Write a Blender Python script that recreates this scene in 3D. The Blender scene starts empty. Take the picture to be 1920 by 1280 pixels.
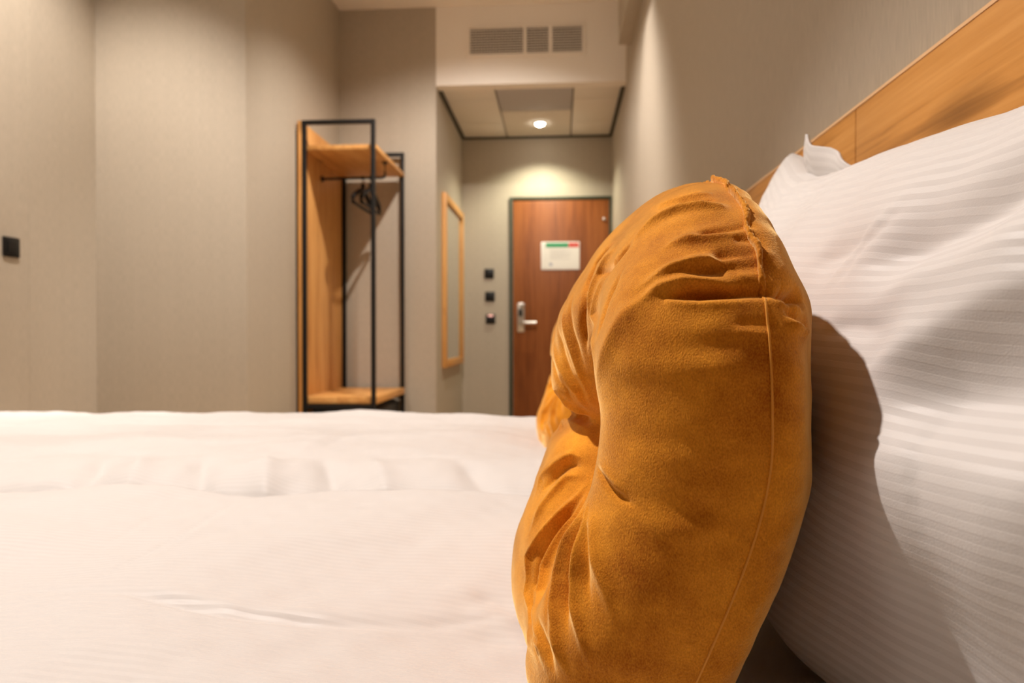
import bpy, bmesh, math, random
import numpy as np
from mathutils import Vector, Matrix
random.seed(7)
rng = np.random.default_rng(11)
scene = bpy.context.scene
COL = scene.collection
R = math.radians
EYE = 0.9

# ------------------------------------------------------------------ camera
cd = bpy.data.cameras.new('camera')
cam = bpy.data.objects.new('camera', cd); COL.objects.link(cam)
cam.location = (0, 0, EYE)
cam.rotation_euler = (R(90 - 0.54), 0, R(4.02))
cd.sensor_width = 36.0; cd.lens = 24.0
cd.clip_start = 0.02; cd.clip_end = 50
cd.dof.use_dof = True
cd.dof.focus_distance = 0.47
cd.dof.aperture_fstop = 7.1
cd.dof.aperture_blades = 9
scene.camera = cam

# ------------------------------------------------------------------ world, colour management
w = bpy.data.worlds.new('world'); scene.world = w; w.use_nodes = True
w.node_tree.nodes['Background'].inputs[0].default_value = (1.0, .86, .74, 1)
w.node_tree.nodes['Background'].inputs[1].default_value = 0.05
vs = scene.view_settings
scene.display_settings.display_device = 'sRGB'
vs.view_transform = 'Standard'; vs.look = 'None'; vs.gamma = 1.0; vs.use_curve_mapping = False
vs.exposure = 0.48
scene.cycles.use_denoising = True
scene.cycles.max_bounces = 10
scene.cycles.diffuse_bounces = 6
scene.cycles.sample_clamp_indirect = 6.0
scene.cycles.caustics_reflective = False
scene.cycles.caustics_refractive = False

# ------------------------------------------------------------------ ceiling spots (x, y, z of the lamp, aim, watts, cone, blend, colour)
WARM = (1.0, .905, .845)
def spot(name, loc, aim, watts, cone, blend=.6, col=WARM, soft=.03):
    ld = bpy.data.lights.new(name, 'SPOT')
    ld.energy = watts; ld.color = col; ld.spot_size = R(cone); ld.spot_blend = blend
    ld.shadow_soft_size = soft
    o = bpy.data.objects.new(name, ld); COL.objects.link(o)
    o.location = loc
    o.rotation_euler = (Vector(aim) - Vector(loc)).to_track_quat('-Z', 'Y').to_euler()
    return o
SPOTS = [   # fixtures stand at the same places
    ((-1.05, 0.98, 3.09), (-1.16, .70, 0), 255, 92, .4, WARM),
    ((-0.38, 3.05, 3.09), (-0.55, 4.15, .6), 160, 112, .6, WARM),
    ((-1.60, 2.05, 3.09), (-2.26, 2.80, 1.1), 150, 88, .7, WARM),  # unseen spot, added and aimed to brighten the left wall and alcove
    ((0.20, 3.45, 3.09), (0.20, 3.55, 0), 46, 62, .7, WARM),
    ((-0.16, 5.47, 2.56), (-0.16, 5.47, 0), 44, 130, .6, (.98, .95, .73)),
]
for i, (l, a, p, c, b, k) in enumerate(SPOTS):
    spot('downlight_beam', l, a, p, c, b, k)

# ---- soft goods geometry (numpy): coordinates in metres, x right, y forward, z up
def tri_normals(V, Q):
    a, b, c, d = (V[Q[:, i]] for i in range(4))
    n = np.cross(c - a, d - b)
    N = np.zeros_like(V)
    for i in range(4):
        for k in range(3):
            N[:, k] += np.bincount(Q[:, i], n[:, k], len(V))
    return N / (np.linalg.norm(N, axis=1)[:, None] + 1e-12)

def fold_field(V, folds):
    """sum of ridge / valley profiles round 3-D polylines; fold = (amplitude, width, points)"""
    D = np.zeros(len(V))
    for amp, w, pts in folds:
        open_end = w < 0; w = abs(w)        # negative width: the fold keeps its depth to its last point
        P = np.array(pts, float)
        lo, hi = P.min(0) - 4 * w, P.max(0) + 4 * w
        idx = np.nonzero(((V >= lo) & (V <= hi)).all(1))[0]
        if len(idx) == 0:
            continue
        X = V[idx]
        seg = np.linalg.norm(np.diff(P, axis=0), axis=1)
        L = seg.sum(); acc = 0.0
        best = np.full(len(idx), 1e9); bs = np.zeros(len(idx))
        for i in range(len(seg)):
            e = P[i + 1] - P[i]
            t = np.clip(((X - P[i]) @ e) / (e @ e), 0, 1)
            d = np.linalg.norm(X - P[i] - t[:, None] * e, axis=1)
            m = d < best
            best[m] = d[m]; bs[m] = (acc + t[m] * seg[i]) / L
            acc += seg[i]
        taper = np.clip((bs if open_end else np.minimum(bs, 1 - bs)) * 2.8, 0.0, 1.0)
        taper = 0.06 + 0.94 * taper * taper * (3 - 2 * taper)
        wl = w * (0.55 + 0.45 * taper)
        q = best / wl
        D[idx] += amp * taper * (0.5 * np.exp(-q * q) + 0.5 * np.exp(-1.6 * (np.sqrt(q * q + .04) - .2)))
    return D

def sstep(a, b, x):
    t = np.clip((x - a) / (b - a), 0, 1)
    return t * t * (3 - 2 * t)

def cushion_base(nr, na, chop=1.0):
    Yc, Zc, ay = 0.625, -0.062, 0.224
    ph = np.arange(na) / na * 2 * np.pi
    c, s = np.cos(ph), np.sin(ph)
    n = 2.3 + 1.1 * sstep(0.1, -0.6, s) + 1.3 * sstep(.1, .7, c) * sstep(0, .3, s); az = np.where(s > 0, 0.190, 0.236)
    R = (np.abs(c / ay) ** n + np.abs(s / az) ** n) ** (-1 / n)
    rk = np.sin(np.pi / 2 * np.arange(1, nr + 1) / nr)
    r, RR = np.meshgrid(rk, R, indexing='ij')
    C = np.meshgrid(rk, c, indexing='ij')[1]; S = np.meshgrid(rk, s, indexing='ij')[1]
    Y = Yc + r * RR * C; Z = Zc + r * RR * S
    def seam_x(Z):
        return 0.122 - 0.05 * sstep(-0.06, -0.27, Z)
    def front(Y, Z, r):
        T = (0.130 - 0.020 * sstep(-0.02, 0.15, Z)) * np.clip(1 - r ** 2.3, 0, 1) ** (0.40 + 0.05 * sstep(0.0, 0.15, Z) - 0.17 * sstep(-.08, -.26, Z))
        T = T + 0.008 * np.exp(-((Y - .62) / .1) ** 2 - ((Z + .19) / .06) ** 2)
        # knocked-in hollow behind the near roll and the crease across the middle
        dent = 0.053 * np.exp(-((Y - .535) / .045) ** 2 - ((Z + .085) / .055) ** 2)
        dent += 0.024 * np.exp(-((Y - .53) / .05) ** 2 - ((Z + .16) / .09) ** 2)
        dent += 0.018 * np.exp(-((Y - .53) / .05) ** 2 - ((Z - .0) / .07) ** 2)
        dent += 0.022 * sstep(.48, .54, Y) * np.exp(-((Z + .073 + .03 * (Y - .55)) / .016) ** 2)
        return T - chop * dent * (1 - r ** 6)
    def back(Y, Z, r):
        return (0.056 - 0.012 * sstep(0, .15, Z)) * np.clip(1 - r ** 2.6, 0, 1) ** (0.42 - 0.12 * sstep(-.06, -.24, Z))
    zc0 = np.array([[Zc]]); yc0 = np.array([[Yc]]); r0 = np.zeros((1, 1))
    rings = []
    def pack(Xv, Yv, Zv): return np.stack([Xv, Yv, Zv], -1).reshape(-1, 3)
    Vf = pack(seam_x(Z) - front(Y, Z, r), Y, Z)
    Vb = pack(seam_x(Z) + back(Y, Z, r), Y, Z)[: (nr - 1) * na]
    Cf = pack(seam_x(zc0) - front(yc0, zc0, r0), yc0, zc0)
    Cb = pack(seam_x(zc0) + back(yc0, zc0, r0), yc0, zc0)
    V = np.concatenate([Vf, Vb, Cf, Cb])
    lowz = V[:, 2] < -.255      # the underside settles flat on the bed
    V[lowz, 2] = -.255 - .030 * np.tanh((-.255 - V[lowz, 2]) / .042)
    nf = nr * na
    def fid(k, j): return k * na + (j % na)
    def bid(k, j): return np.where(k == nr - 1, fid(k, j), nf + k * na + (j % na))
    k, j = np.meshgrid(np.arange(nr - 1), np.arange(na), indexing='ij'); k = k.ravel(); j = j.ravel()
    Qf = np.stack([fid(k, j), fid(k + 1, j), fid(k + 1, j + 1), fid(k, j + 1)], 1)
    Qb = np.stack([bid(k, j), bid(k, j + 1), bid(k + 1, j + 1), bid(k + 1, j)], 1)
    j = np.arange(na); cf = len(V) - 2; cb = len(V) - 1
    Tf = np.stack([np.full(na, cf), fid(0, j), fid(0, j + 1), fid(0, j + 1)], 1)
    Tb = np.stack([np.full(na, cb), nf + (j + 1) % na, nf + j, nf + j], 1)
    Q = np.concatenate([Qf, Qb])
    QT = np.concatenate([Tf, Tb])
    rim = fid(nr - 1, np.arange(na))
    rr = np.concatenate([r.ravel(), r.ravel()[: (nr - 1) * na], [0, 0]])
    phv = np.concatenate([np.tile(ph, nr), np.tile(ph, nr - 1), [0, 0]])
    side = np.concatenate([np.full(nr * na, -1.), np.full((nr - 1) * na, 1.), [-1, 1]])
    return V, Q, QT, rim, rr, phv, side

def pillow_base(nu, nv):
    """big bed pillow propped against the headboard: u along y, v up the lean"""
    s = np.sin(np.pi / 2 * np.linspace(-1, 1, nu)); t = np.sin(np.pi / 2 * np.linspace(-1, 1, nv))
    S, T = np.meshgrid(s, t, indexing='ij')
    S0, T0 = S, T
    y0, y1 = 0.22, 1.125
    # cushion-like outline: edges drawn in between the corners
    Yt = (y0 + y1) / 2 + (y1 - y0) / 2 * S * (1 - 0.05 * (1 - T ** 2))
    ztop = np.interp(Yt, [0.2, .30, .42, .51, .676, .80, .90, .95, 1.0, 1.05, 1.12], [.185, .166, .161, .166, .188, .199, .209, .217, .238, .264, .290])
    zbot = -0.283
    Z = zbot + (ztop - zbot) * (T * (1 - 0.02 * (1 - S ** 2)) + 1) / 2
    h = (Z - zbot) / 0.45
    f = np.clip(1 - np.abs(S) ** 4.5, 0, 1) ** .38 * np.clip(1 - np.abs(T) ** 2.6, 0, 1) ** np.where(T > 0, .42, .36)
    h = (Z - zbot) / 0.45
    near = 1 - sstep(.36, .56, Yt)          # the near end is rolled under more
    mid = 0.272 + 0.078 * h + .022 * near * np.clip(1 - h * 1.6, 0, 1)
    low = 1 + (0.27 + .16 * near) * np.exp(-((Z + .095) / .085) ** 2) + .48 * (1 - near) * sstep(-.10, -.24, Z)
    Xf = mid - 0.098 * f * low
    Xf = Xf - 0.034 * np.exp(-((Z - .03) / .11) ** 2 - ((Yt - .64) / .20) ** 2)
    Xb = np.minimum(mid + 0.05 * f, 0.392)
    Vf = np.stack([Xf, Yt, Z], -1).reshape(-1, 3)
    Vb = np.stack([Xb, Yt, Z], -1).reshape(-1, 3)
    uv = np.stack([(S + 1) / 2 * .80, (T + 1) / 2 * .50], -1).reshape(-1, 2)
    return Vf, Vb, uv, nu, nv

# ------------------------------------------------------------------ materials
def newmat(name):
    m = bpy.data.materials.new(name); m.use_nodes = True
    nt = m.node_tree; b = nt.nodes['Principled BSDF']
    return m, nt, b, nt.nodes.new, nt.links.new
def plain(name, col, rough=.5, metal=0.0, spec=.5, bump=0.0, bscale=200):
    m, nt, b, N, L = newmat(name)
    b.inputs['Base Color'].default_value = (*col, 1)
    b.inputs['Roughness'].default_value = rough
    b.inputs['Metallic'].default_value = metal
    b.inputs['Specular IOR Level'].default_value = spec
    tc = N('ShaderNodeTexCoord'); n = N('ShaderNodeTexNoise'); n.inputs['Scale'].default_value = bscale
    n.inputs['Detail'].default_value = 3
    L(tc.outputs['Object'], n.inputs['Vector'])
    mx = N('ShaderNodeMapRange'); L(n.outputs['Fac'], mx.inputs['Value'])
    mx.inputs['To Min'].default_value = rough * .9; mx.inputs['To Max'].default_value = min(1, rough * 1.1)
    L(mx.outputs[0], b.inputs['Roughness'])
    if bump:
        bp = N('ShaderNodeBump'); bp.inputs['Strength'].default_value = bump; bp.inputs['Distance'].default_value = .001
        L(n.outputs['Fac'], bp.inputs['Height']); L(bp.outputs[0], b.inputs['Normal'])
    return m
def ramp(N, stops):
    r = N('ShaderNodeValToRGB'); e = r.color_ramp.elements
    while len(e) < len(stops): e.new(.5)
    for i, (p, c) in enumerate(stops):
        e[i].position = p; e[i].color = (*c, 1)
    return r
def wallpaper(name, col):
    """ribbed vinyl wallpaper: fine upright threads"""
    m, nt, b, N, L = newmat(name)
    tc = N('ShaderNodeTexCoord'); sp = N('ShaderNodeSeparateXYZ'); L(tc.outputs['Object'], sp.inputs[0])
    ad = N('ShaderNodeMath'); ad.operation = 'ADD'; L(sp.outputs[0], ad.inputs[0]); L(sp.outputs[1], ad.inputs[1])
    cx = N('ShaderNodeCombineXYZ')
    m1 = N('ShaderNodeMath'); m1.operation = 'MULTIPLY'; m1.inputs[1].default_value = 420; L(ad.outputs[0], m1.inputs[0])
    m2 = N('ShaderNodeMath'); m2.operation = 'MULTIPLY'; m2.inputs[1].default_value = 26; L(sp.outputs[2], m2.inputs[0])
    L(m1.outputs[0], cx.inputs[0]); L(m2.outputs[0], cx.inputs[1])
    n = N('ShaderNodeTexNoise'); n.inputs['Scale'].default_value = 1.0; n.inputs['Detail'].default_value = 3; n.inputs['Roughness'].default_value = .6
    L(cx.outputs[0], n.inputs['Vector'])
    cx2 = N('ShaderNodeCombineXYZ')
    m3 = N('ShaderNodeMath'); m3.operation = 'MULTIPLY'; m3.inputs[1].default_value = 28; L(ad.outputs[0], m3.inputs[0])
    m4 = N('ShaderNodeMath'); m4.operation = 'MULTIPLY'; m4.inputs[1].default_value = .6; L(sp.outputs[2], m4.inputs[0])
    L(m3.outputs[0], cx2.inputs[0]); L(m4.outputs[0], cx2.inputs[1])
    n2 = N('ShaderNodeTexNoise'); n2.inputs['Scale'].default_value = 1.0; n2.inputs['Detail'].default_value = 2
    L(cx2.outputs[0], n2.inputs['Vector'])
    mx = N('ShaderNodeMath'); mx.operation = 'MULTIPLY_ADD'; L(n2.outputs['Fac'], mx.inputs[0]); mx.inputs[1].default_value = .16
    L(n.outputs['Fac'], mx.inputs[2])
    c0 = tuple(v * .86 for v in col); c1 = tuple(min(1, v * 1.12) for v in col)
    r = ramp(N, [(.36, c0), (.82, c1)]); L(mx.outputs[0], r.inputs[0]); L(r.outputs[0], b.inputs['Base Color'])
    b.inputs['Roughness'].default_value = .55; b.inputs['Specular IOR Level'].default_value = .35
    bp = N('ShaderNodeBump'); bp.inputs['Strength'].default_value = .5; bp.inputs['Distance'].default_value = .0012
    L(n.outputs['Fac'], bp.inputs['Height']); L(bp.outputs[0], b.inputs['Normal'])
    return m
def wood(name, axis, dark, mid, light, scale=1.0, rough=.45, knots=True):
    """grain runs along the given axis of the object's own coordinates"""
    m, nt, b, N, L = newmat(name)
    tc = N('ShaderNodeTexCoord'); mp = N('ShaderNodeMapping')
    s = [18 * scale] * 3; s[axis] = 1.1 * scale
    mp.inputs['Scale'].default_value = s
    L(tc.outputs['Object'], mp.inputs['Vector'])
    wv = N('ShaderNodeTexNoise'); wv.inputs['Scale'].default_value = .8; wv.inputs['Detail'].default_value = 6
    wv.inputs['Distortion'].default_value = 1.3; wv.inputs['Roughness'].default_value = .65
    L(mp.outputs[0], wv.inputs['Vector'])
    mp2 = N('ShaderNodeMapping'); s2 = [170 * scale] * 3; s2[axis] = 5 * scale; mp2.inputs['Scale'].default_value = s2
    L(tc.outputs['Object'], mp2.inputs['Vector'])
    fn = N('ShaderNodeTexNoise'); fn.inputs['Scale'].default_value = 1; fn.inputs['Detail'].default_value = 4
    L(mp2.outputs[0], fn.inputs['Vector'])
    mx = N('ShaderNodeMath'); mx.operation = 'MULTIPLY_ADD'; L(fn.outputs['Fac'], mx.inputs[0]); mx.inputs[1].default_value = .45
    L(wv.outputs['Fac'], mx.inputs[2])
    r = ramp(N, [(.46, dark), (.68, mid), (.95, light)]); L(mx.outputs[0], r.inputs[0])
    out = r.outputs[0]
    if knots:
        kp = N('ShaderNodeMapping'); s3 = [5.5 * scale] * 3; s3[axis] = 2.2 * scale; kp.inputs['Scale'].default_value = s3
        L(tc.outputs['Object'], kp.inputs['Vector'])
        vo = N('ShaderNodeTexVoronoi'); vo.inputs['Scale'].default_value = 1.0; L(kp.outputs[0], vo.inputs['Vector'])
        kr = ramp(N, [(.0, (1, 1, 1)), (.16, (0, 0, 0))]); 
        nadd = N('ShaderNodeMath'); nadd.operation = 'MULTIPLY_ADD'; L(wv.outputs['Fac'], nadd.inputs[0]); nadd.inputs[1].default_value = .22
        L(vo.outputs['Distance'], nadd.inputs[2])
        sb = N('ShaderNodeMath'); sb.operation = 'SUBTRACT'; L(nadd.outputs[0], sb.inputs[0]); sb.inputs[1].default_value = .1
        L(sb.outputs[0], kr.inputs[0])
        mc = N('ShaderNodeMix'); mc.data_type = 'RGBA'; L(kr.outputs[0], mc.inputs['Factor'])
        L(out, mc.inputs['A']); mc.inputs['B'].default_value = (*[v * .55 for v in dark], 1)
        out = mc.outputs['Result']
    L(out, b.inputs['Base Color'])
    b.inputs['Roughness'].default_value = rough; b.inputs['Specular IOR Level'].default_value = .3
    bp = N('ShaderNodeBump'); bp.inputs['Strength'].default_value = .25; bp.inputs['Distance'].default_value = .0006
    L(fn.outputs['Fac'], bp.inputs['Height']); L(bp.outputs[0], b.inputs['Normal'])
    return m
def linen(name, period, comp, lo, hi):
    """white sateen-stripe bed linen; stripes follow the cloth through the UV map (metres)"""
    m, nt, b, N, L = newmat(name)
    uv = N('ShaderNodeUVMap'); sp = N('ShaderNodeSeparateXYZ'); L(uv.outputs[0], sp.inputs[0])
    mu = N('ShaderNodeMath'); mu.operation = 'MULTIPLY'; mu.inputs[1].default_value = 2 * math.pi / period; L(sp.outputs[comp], mu.inputs[0])
    sn = N('ShaderNodeMath'); sn.operation = 'SINE'; L(mu.outputs[0], sn.inputs[0])
    st = N('ShaderNodeMapRange'); st.interpolation_type = 'SMOOTHSTEP'
    st.inputs['From Min'].default_value = -.28; st.inputs['From Max'].default_value = .28; L(sn.outputs[0], st.inputs['Value'])
    n = N('ShaderNodeTexNoise'); n.inputs['Scale'].default_value = 900; n.inputs['Detail'].default_value = 2
    mp = N('ShaderNodeMapping'); mp.inputs['Scale'].default_value = (1, 1, 1); L(uv.outputs[0], mp.inputs[0]); L(mp.outputs[0], n.inputs['Vector'])
    c = N('ShaderNodeMix'); c.data_type = 'RGBA'; L(st.outputs[0], c.inputs['Factor'])
    c.inputs['A'].default_value = (*lo, 1); c.inputs['B'].default_value = (*hi, 1)
    L(c.outputs['Result'], b.inputs['Base Color'])
    rr = N('ShaderNodeMapRange'); L(st.outputs[0], rr.inputs['Value']); rr.inputs['To Min'].default_value = .8; rr.inputs['To Max'].default_value = .5
    L(rr.outputs[0], b.inputs['Roughness'])
    b.inputs['Specular IOR Level'].default_value = .3
    b.inputs['Sheen Weight'].default_value = .12; b.inputs['Sheen Roughness'].default_value = .5
    hh = N('ShaderNodeMath'); hh.operation = 'MULTIPLY_ADD'; L(st.outputs[0], hh.inputs[0]); hh.inputs[1].default_value = .6; L(n.outputs['Fac'], hh.inputs[2])
    bp = N('ShaderNodeBump'); bp.inputs['Strength'].default_value = .25; bp.inputs['Distance'].default_value = .0004
    L(hh.outputs[0], bp.inputs['Height']); L(bp.outputs[0], b.inputs['Normal'])
    return m
def velvet(name, a, c, tint):
    m, nt, b, N, L = newmat(name)
    tc = N('ShaderNodeTexCoord')
    n1 = N('ShaderNodeTexNoise'); n1.inputs['Scale'].default_value = 16; n1.inputs['Detail'].default_value = 5; n1.inputs['Roughness'].default_value = .6
    n2 = N('ShaderNodeTexNoise'); n2.inputs['Scale'].default_value = 1150; n2.inputs['Detail'].default_value = 2
    mpv = N('ShaderNodeMapping'); mpv.inputs['Scale'].default_value = (1, 1, .6); L(tc.outputs['Object'], mpv.inputs[0])
    L(tc.outputs['Object'], n1.inputs['Vector']); L(mpv.outputs[0], n2.inputs['Vector'])
    mx = N('ShaderNodeMath'); mx.operation = 'MULTIPLY_ADD'; L(n2.outputs['Fac'], mx.inputs[0]); mx.inputs[1].default_value = .5; L(n1.outputs['Fac'], mx.inputs[2])
    r = ramp(N, [(.52, a), (1.02, c)]); L(mx.outputs[0], r.inputs[0]); L(r.outputs[0], b.inputs['Base Color'])
    b.inputs['Roughness'].default_value = .85; b.inputs['Specular IOR Level'].default_value = .12
    b.inputs['Sheen Weight'].default_value = 1.0; b.inputs['Sheen Roughness'].default_value = .4
    b.inputs['Sheen Tint'].default_value = (*tint, 1)
    bp = N('ShaderNodeBump'); bp.inputs['Strength'].default_value = .55; bp.inputs['Distance'].default_value = .0008
    L(n2.outputs['Fac'], bp.inputs['Height']); L(bp.outputs[0], b.inputs['Normal'])
    return m
def emit(name, col, s):
    m, nt, b, N, L = newmat(name)
    b.inputs['Emission Color'].default_value = (*col, 1); b.inputs['Emission Strength'].default_value = s
    return m

M = {}
M['wall'] = wallpaper('greige_wallpaper', (.46, .40, .312))
M['white'] = plain('white_paint', (.90, .84, .75), .8, bump=.1)
M['tile'] = plain('ceiling_tile_board', (.80, .75, .66), .9, bump=.4, bscale=400)
M['greytile'] = plain('grey_panel', (.50, .48, .47), .95, spec=.1)
M['shadowgap'] = plain('dark_trim', (.05, .042, .03), .6)
M['black'] = plain('black_powder_coat', (.010, .009, .008), .5, spec=.2)
M['blackplastic'] = plain('black_plastic', (.010, .009, .008), .4, spec=.25)
M['oak'] = wood('golden_oak_board', 2, (.36, .15, .035), (.62, .30, .085), (.74, .41, .14))
M['oakx'] = wood('golden_oak_shelf', 1, (.36, .15, .035), (.62, .30, .085), (.74, .41, .14))
M['oakhead'] = wood('golden_oak_headboard', 1, (.25, .095, .016), (.54, .245, .056), (.66, .33, .095), scale=.8)
M['oakedge'] = plain('oak_edge_band', (.78, .50, .26), .5)
M['doorwood'] = wood('walnut_door', 2, (.13, .032, .007), (.235, .068, .014), (.32, .102, .024), knots=False)
M['steel'] = plain('brushed_steel', (.62, .58, .52), .3, metal=1.0)
M['seal'] = plain('dark_green_frame', (.03, .035, .012), .6)
M['paper'] = plain('sign_paper', (.78, .74, .68), .85, spec=.15)
M['green'] = plain('sign_green', (.06, .32, .15), .85)
M['red'] = plain('sign_red', (.65, .10, .08), .85)
M['greyink'] = plain('sign_grey_print', (.55, .52, .50), .5)
M['ink'] = plain('sign_blue_grey_print', (.34, .35, .42), .5)
M['acrylic'] = plain('sign_clear_edge', (.9, .88, .84), .35)
M['pinkled'] = emit('card_switch_light', (1.0, .25, .18), .6)
M['mirror'] = plain('mirror_glass', (.86, .88, .85), .02, metal=1.0)
M['lamp'] = emit('lamp_lens', (1.0, .9, .75), 60)
M['floor'] = plain('tan_carpet', (.62, .46, .30), .95, bump=.6, bscale=500)
M['linen'] = linen('striped_duvet_linen', .0095, 1, (.585, .56, .537), (.603, .578, .555))
M['pillow'] = linen('striped_pillow_linen', .0097, 1, (.555, .528, .505), (.605, .58, .557))
M['velvet'] = velvet('ochre_velvet', (.36, .092, .0008), (.88, .360, .026), (1.0, .72, .32))
M['bedfabric'] = plain('dark_grey_upholstery', (.06, .055, .05), .9, bump=.5, bscale=600)
M['mattress'] = plain('white_ticking', (.75, .72, .68), .9)
M['thread'] = plain('ochre_seam_thread', (.75, .32, .035), .8)

# ------------------------------------------------------------------ builders
def props(o, label=None, cat=None, group=None, kind=None):
    if label: o['label'] = label
    if cat: o['category'] = cat
    if group: o['group'] = group
    if kind: o['kind'] = kind
    return o
def empty(name, loc, label, cat, group=None):
    o = bpy.data.objects.new(name, None); COL.objects.link(o); o.location = loc
    o.empty_display_size = .1
    return props(o, label, cat, group)
class MB:
    def __init__(s): s.bm = bmesh.new()
    def box(s, lo, hi, bev=0.0, seg=2):
        r = bmesh.ops.create_cube(s.bm, size=1.0)
        vs_ = r['verts']
        for v in vs_:
            v.co = Vector([(lo[i] + hi[i]) / 2 + v.co[i] * (hi[i] - lo[i]) for i in range(3)])
        if bev:
            ed = list({e for v in vs_ for e in v.link_edges})
            bmesh.ops.bevel(s.bm, geom=ed, offset=bev, segments=seg, profile=.5, affect='EDGES')
        return s
    def cyl(s, p, q, r, n=20, r2=None, bev=0.0):
        p = Vector(p); q = Vector(q); d = q - p
        k = bmesh.ops.create_cone(s.bm, cap_ends=True, segments=n, radius1=r, radius2=r if r2 is None else r2, depth=d.length)
        mat = Matrix.Translation((p + q) / 2) @ d.to_track_quat('Z', 'Y').to_matrix().to_4x4()
        bmesh.ops.transform(s.bm, matrix=mat, verts=k['verts'])
        if bev:
            ed = [e for e in {e for v in k['verts'] for e in v.link_edges} if len(e.link_faces) == 2 and e.calc_face_angle(0) > 1.0]
            bmesh.ops.bevel(s.bm, geom=ed, offset=bev, segments=2, profile=.5, affect='EDGES')
        return s
    def tube(s, pts, r, n=10, closed=False):
        P = [Vector(p) for p in pts]; m = len(P); rings = []
        up = Vector((0, 0, 1))
        for i in range(m):
            a = P[(i - 1) % m] if (closed or i > 0) else P[i]
            b = P[(i + 1) % m] if (closed or i < m - 1) else P[i]
            t = (b - a).normalized()
            x = t.cross(up)
            if x.length < 1e-3: x = t.cross(Vector((1, 0, 0)))
            x.normalize(); y = x.cross(t)
            rr = r[i] if hasattr(r, '__len__') else r
            rings.append([s.bm.verts.new(P[i] + rr * (math.cos(2 * math.pi * k / n) * x + math.sin(2 * math.pi * k / n) * y)) for k in range(n)])
        for i in range(m if closed else m - 1):
            A, B = rings[i], rings[(i + 1) % m]
            for k in range(n): s.bm.faces.new((A[k], A[(k + 1) % n], B[(k + 1) % n], B[k]))
        if not closed:
            s.bm.faces.new(rings[0][::-1]); s.bm.faces.new(rings[-1])
        return s
    def build(s, name, mat, parent=None, smooth=False, **kw):
        bmesh.ops.recalc_face_normals(s.bm, faces=s.bm.faces)
        me = bpy.data.meshes.new(name); s.bm.to_mesh(me); s.bm.free()
        if smooth:
            for p in me.polygons: p.use_smooth = True
            try: me.set_sharp_from_angle(angle=R(40))
            except Exception: pass
        me.materials.append(mat)
        o = bpy.data.objects.new(name, me); COL.objects.link(o)
        if parent:
            o.parent = parent
            off = Vector((0, 0, 0)); p = parent
            while p is not None: off += p.location; p = p.parent
            me.transform(Matrix.Translation(-off))
        props(o, **kw)
        return o
def bx(name, lo, hi, mat, parent=None, bev=0.0, **kw):
    return MB().box(lo, hi, bev).build(name, mat, parent, smooth=bev > 0, **kw)
def npmesh(name, V, quads, tris, mat, parent=None, uv=None, **kw):
    me = bpy.data.meshes.new(name)
    nq, ntr = len(quads), len(tris)
    loops = np.concatenate([np.asarray(quads, np.int32).ravel(), np.asarray(tris, np.int32).ravel()]) if ntr else np.asarray(quads, np.int32).ravel()
    tot = np.concatenate([np.full(nq, 4), np.full(ntr, 3)]).astype(np.int32)
    st = np.concatenate([[0], np.cumsum(tot)[:-1]]).astype(np.int32)
    V = np.array(V, float)
    if parent is not None:
        p = parent; off = np.zeros(3)
        while p is not None: off += np.array(p.location); p = p.parent
        V = V - off
    me.vertices.add(len(V)); me.vertices.foreach_set('co', V.astype(np.float32).ravel())
    me.loops.add(len(loops)); me.loops.foreach_set('vertex_index', loops)
    me.polygons.add(len(tot)); me.polygons.foreach_set('loop_start', st); me.polygons.foreach_set('loop_total', tot)
    me.polygons.foreach_set('use_smooth', np.ones(len(tot), bool))
    me.update(calc_edges=True)
    if uv is not None:
        l = me.uv_layers.new(name='UVMap'); l.data.foreach_set('uv', np.asarray(uv, np.float32)[loops].ravel())
    me.validate(); me.materials.append(mat)
    o = bpy.data.objects.new(name, me); COL.objects.link(o)
    if parent is not None: o.parent = parent
    return props(o, **kw)
def gridquads(nu, nv):
    i, j = np.meshgrid(np.arange(nu - 1), np.arange(nv - 1), indexing='ij'); i = i.ravel(); j = j.ravel()
    return np.stack([i * nv + j, (i + 1) * nv + j, (i + 1) * nv + j + 1, i * nv + j + 1], 1)
def copy_tree(o, parent=None):
    c = o.copy(); COL.objects.link(c)
    if parent: c.parent = parent
    for ch in list(o.children): copy_tree(ch, c)
    return c
S = dict(kind='structure')

# ------------------------------------------------------------------ the room
XR, XL, XC, XW = .44, -2.27, -.84, -1.51      # right wall, far left wall, corridor wall, wardrobe wall
YB, YW, YA, YD = -3.4, 4.60, 3.20, 5.84        # back, wardrobe wall, alcove corner, door wall
ZC, ZS = 3.12, 2.59
bx('floor', (XL - .2, YB - .2, -.12), (XR + .2, YD + .2, 0), M['floor'], **S)
bx('ceiling', (XL - .2, YB - .2, ZC), (XR + .2, YD + .2, ZC + .12), M['white'], **S)
bx('wall_right', (XR, YB - .2, 0), (XR + .12, YD + .2, ZC), M['wall'], **S)
wl = bx('wall_left', (XL - .12, YB - .2, 0), (XL, YA, ZC), M['wall'], **S)
bx('wall_alcove', (XL - .12, YA, 0), (XW, YA + .12, ZC), M['wall'], **S)
bx('wall_wardrobe', (XW - .12, YA + .12, 0), (XW, YW + .12, ZC), M['wall'], **S)
bx('wall_end', (XW, YW, 0), (XC, YW + .12, ZC), M['wall'], **S)
bx('wall_corridor', (XC - .12, YW + .12, 0), (XC, YD, ZC), M['wall'], **S)
bx('wall_door', (XC - .12, YD, 0), (XR, YD + .12, ZC), M['wall'], **S)
bx('wall_back', (XL, YB - .12, 0), (XR, YB, ZC), M['wall'], **S)
# wallpaper drops butt-jointed on the left wall: a hair-wide proud edge
bx('trim_1', (XL, 2.775, 0), (XL + .0012, YA, ZC), M['wall'], **S)
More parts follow.
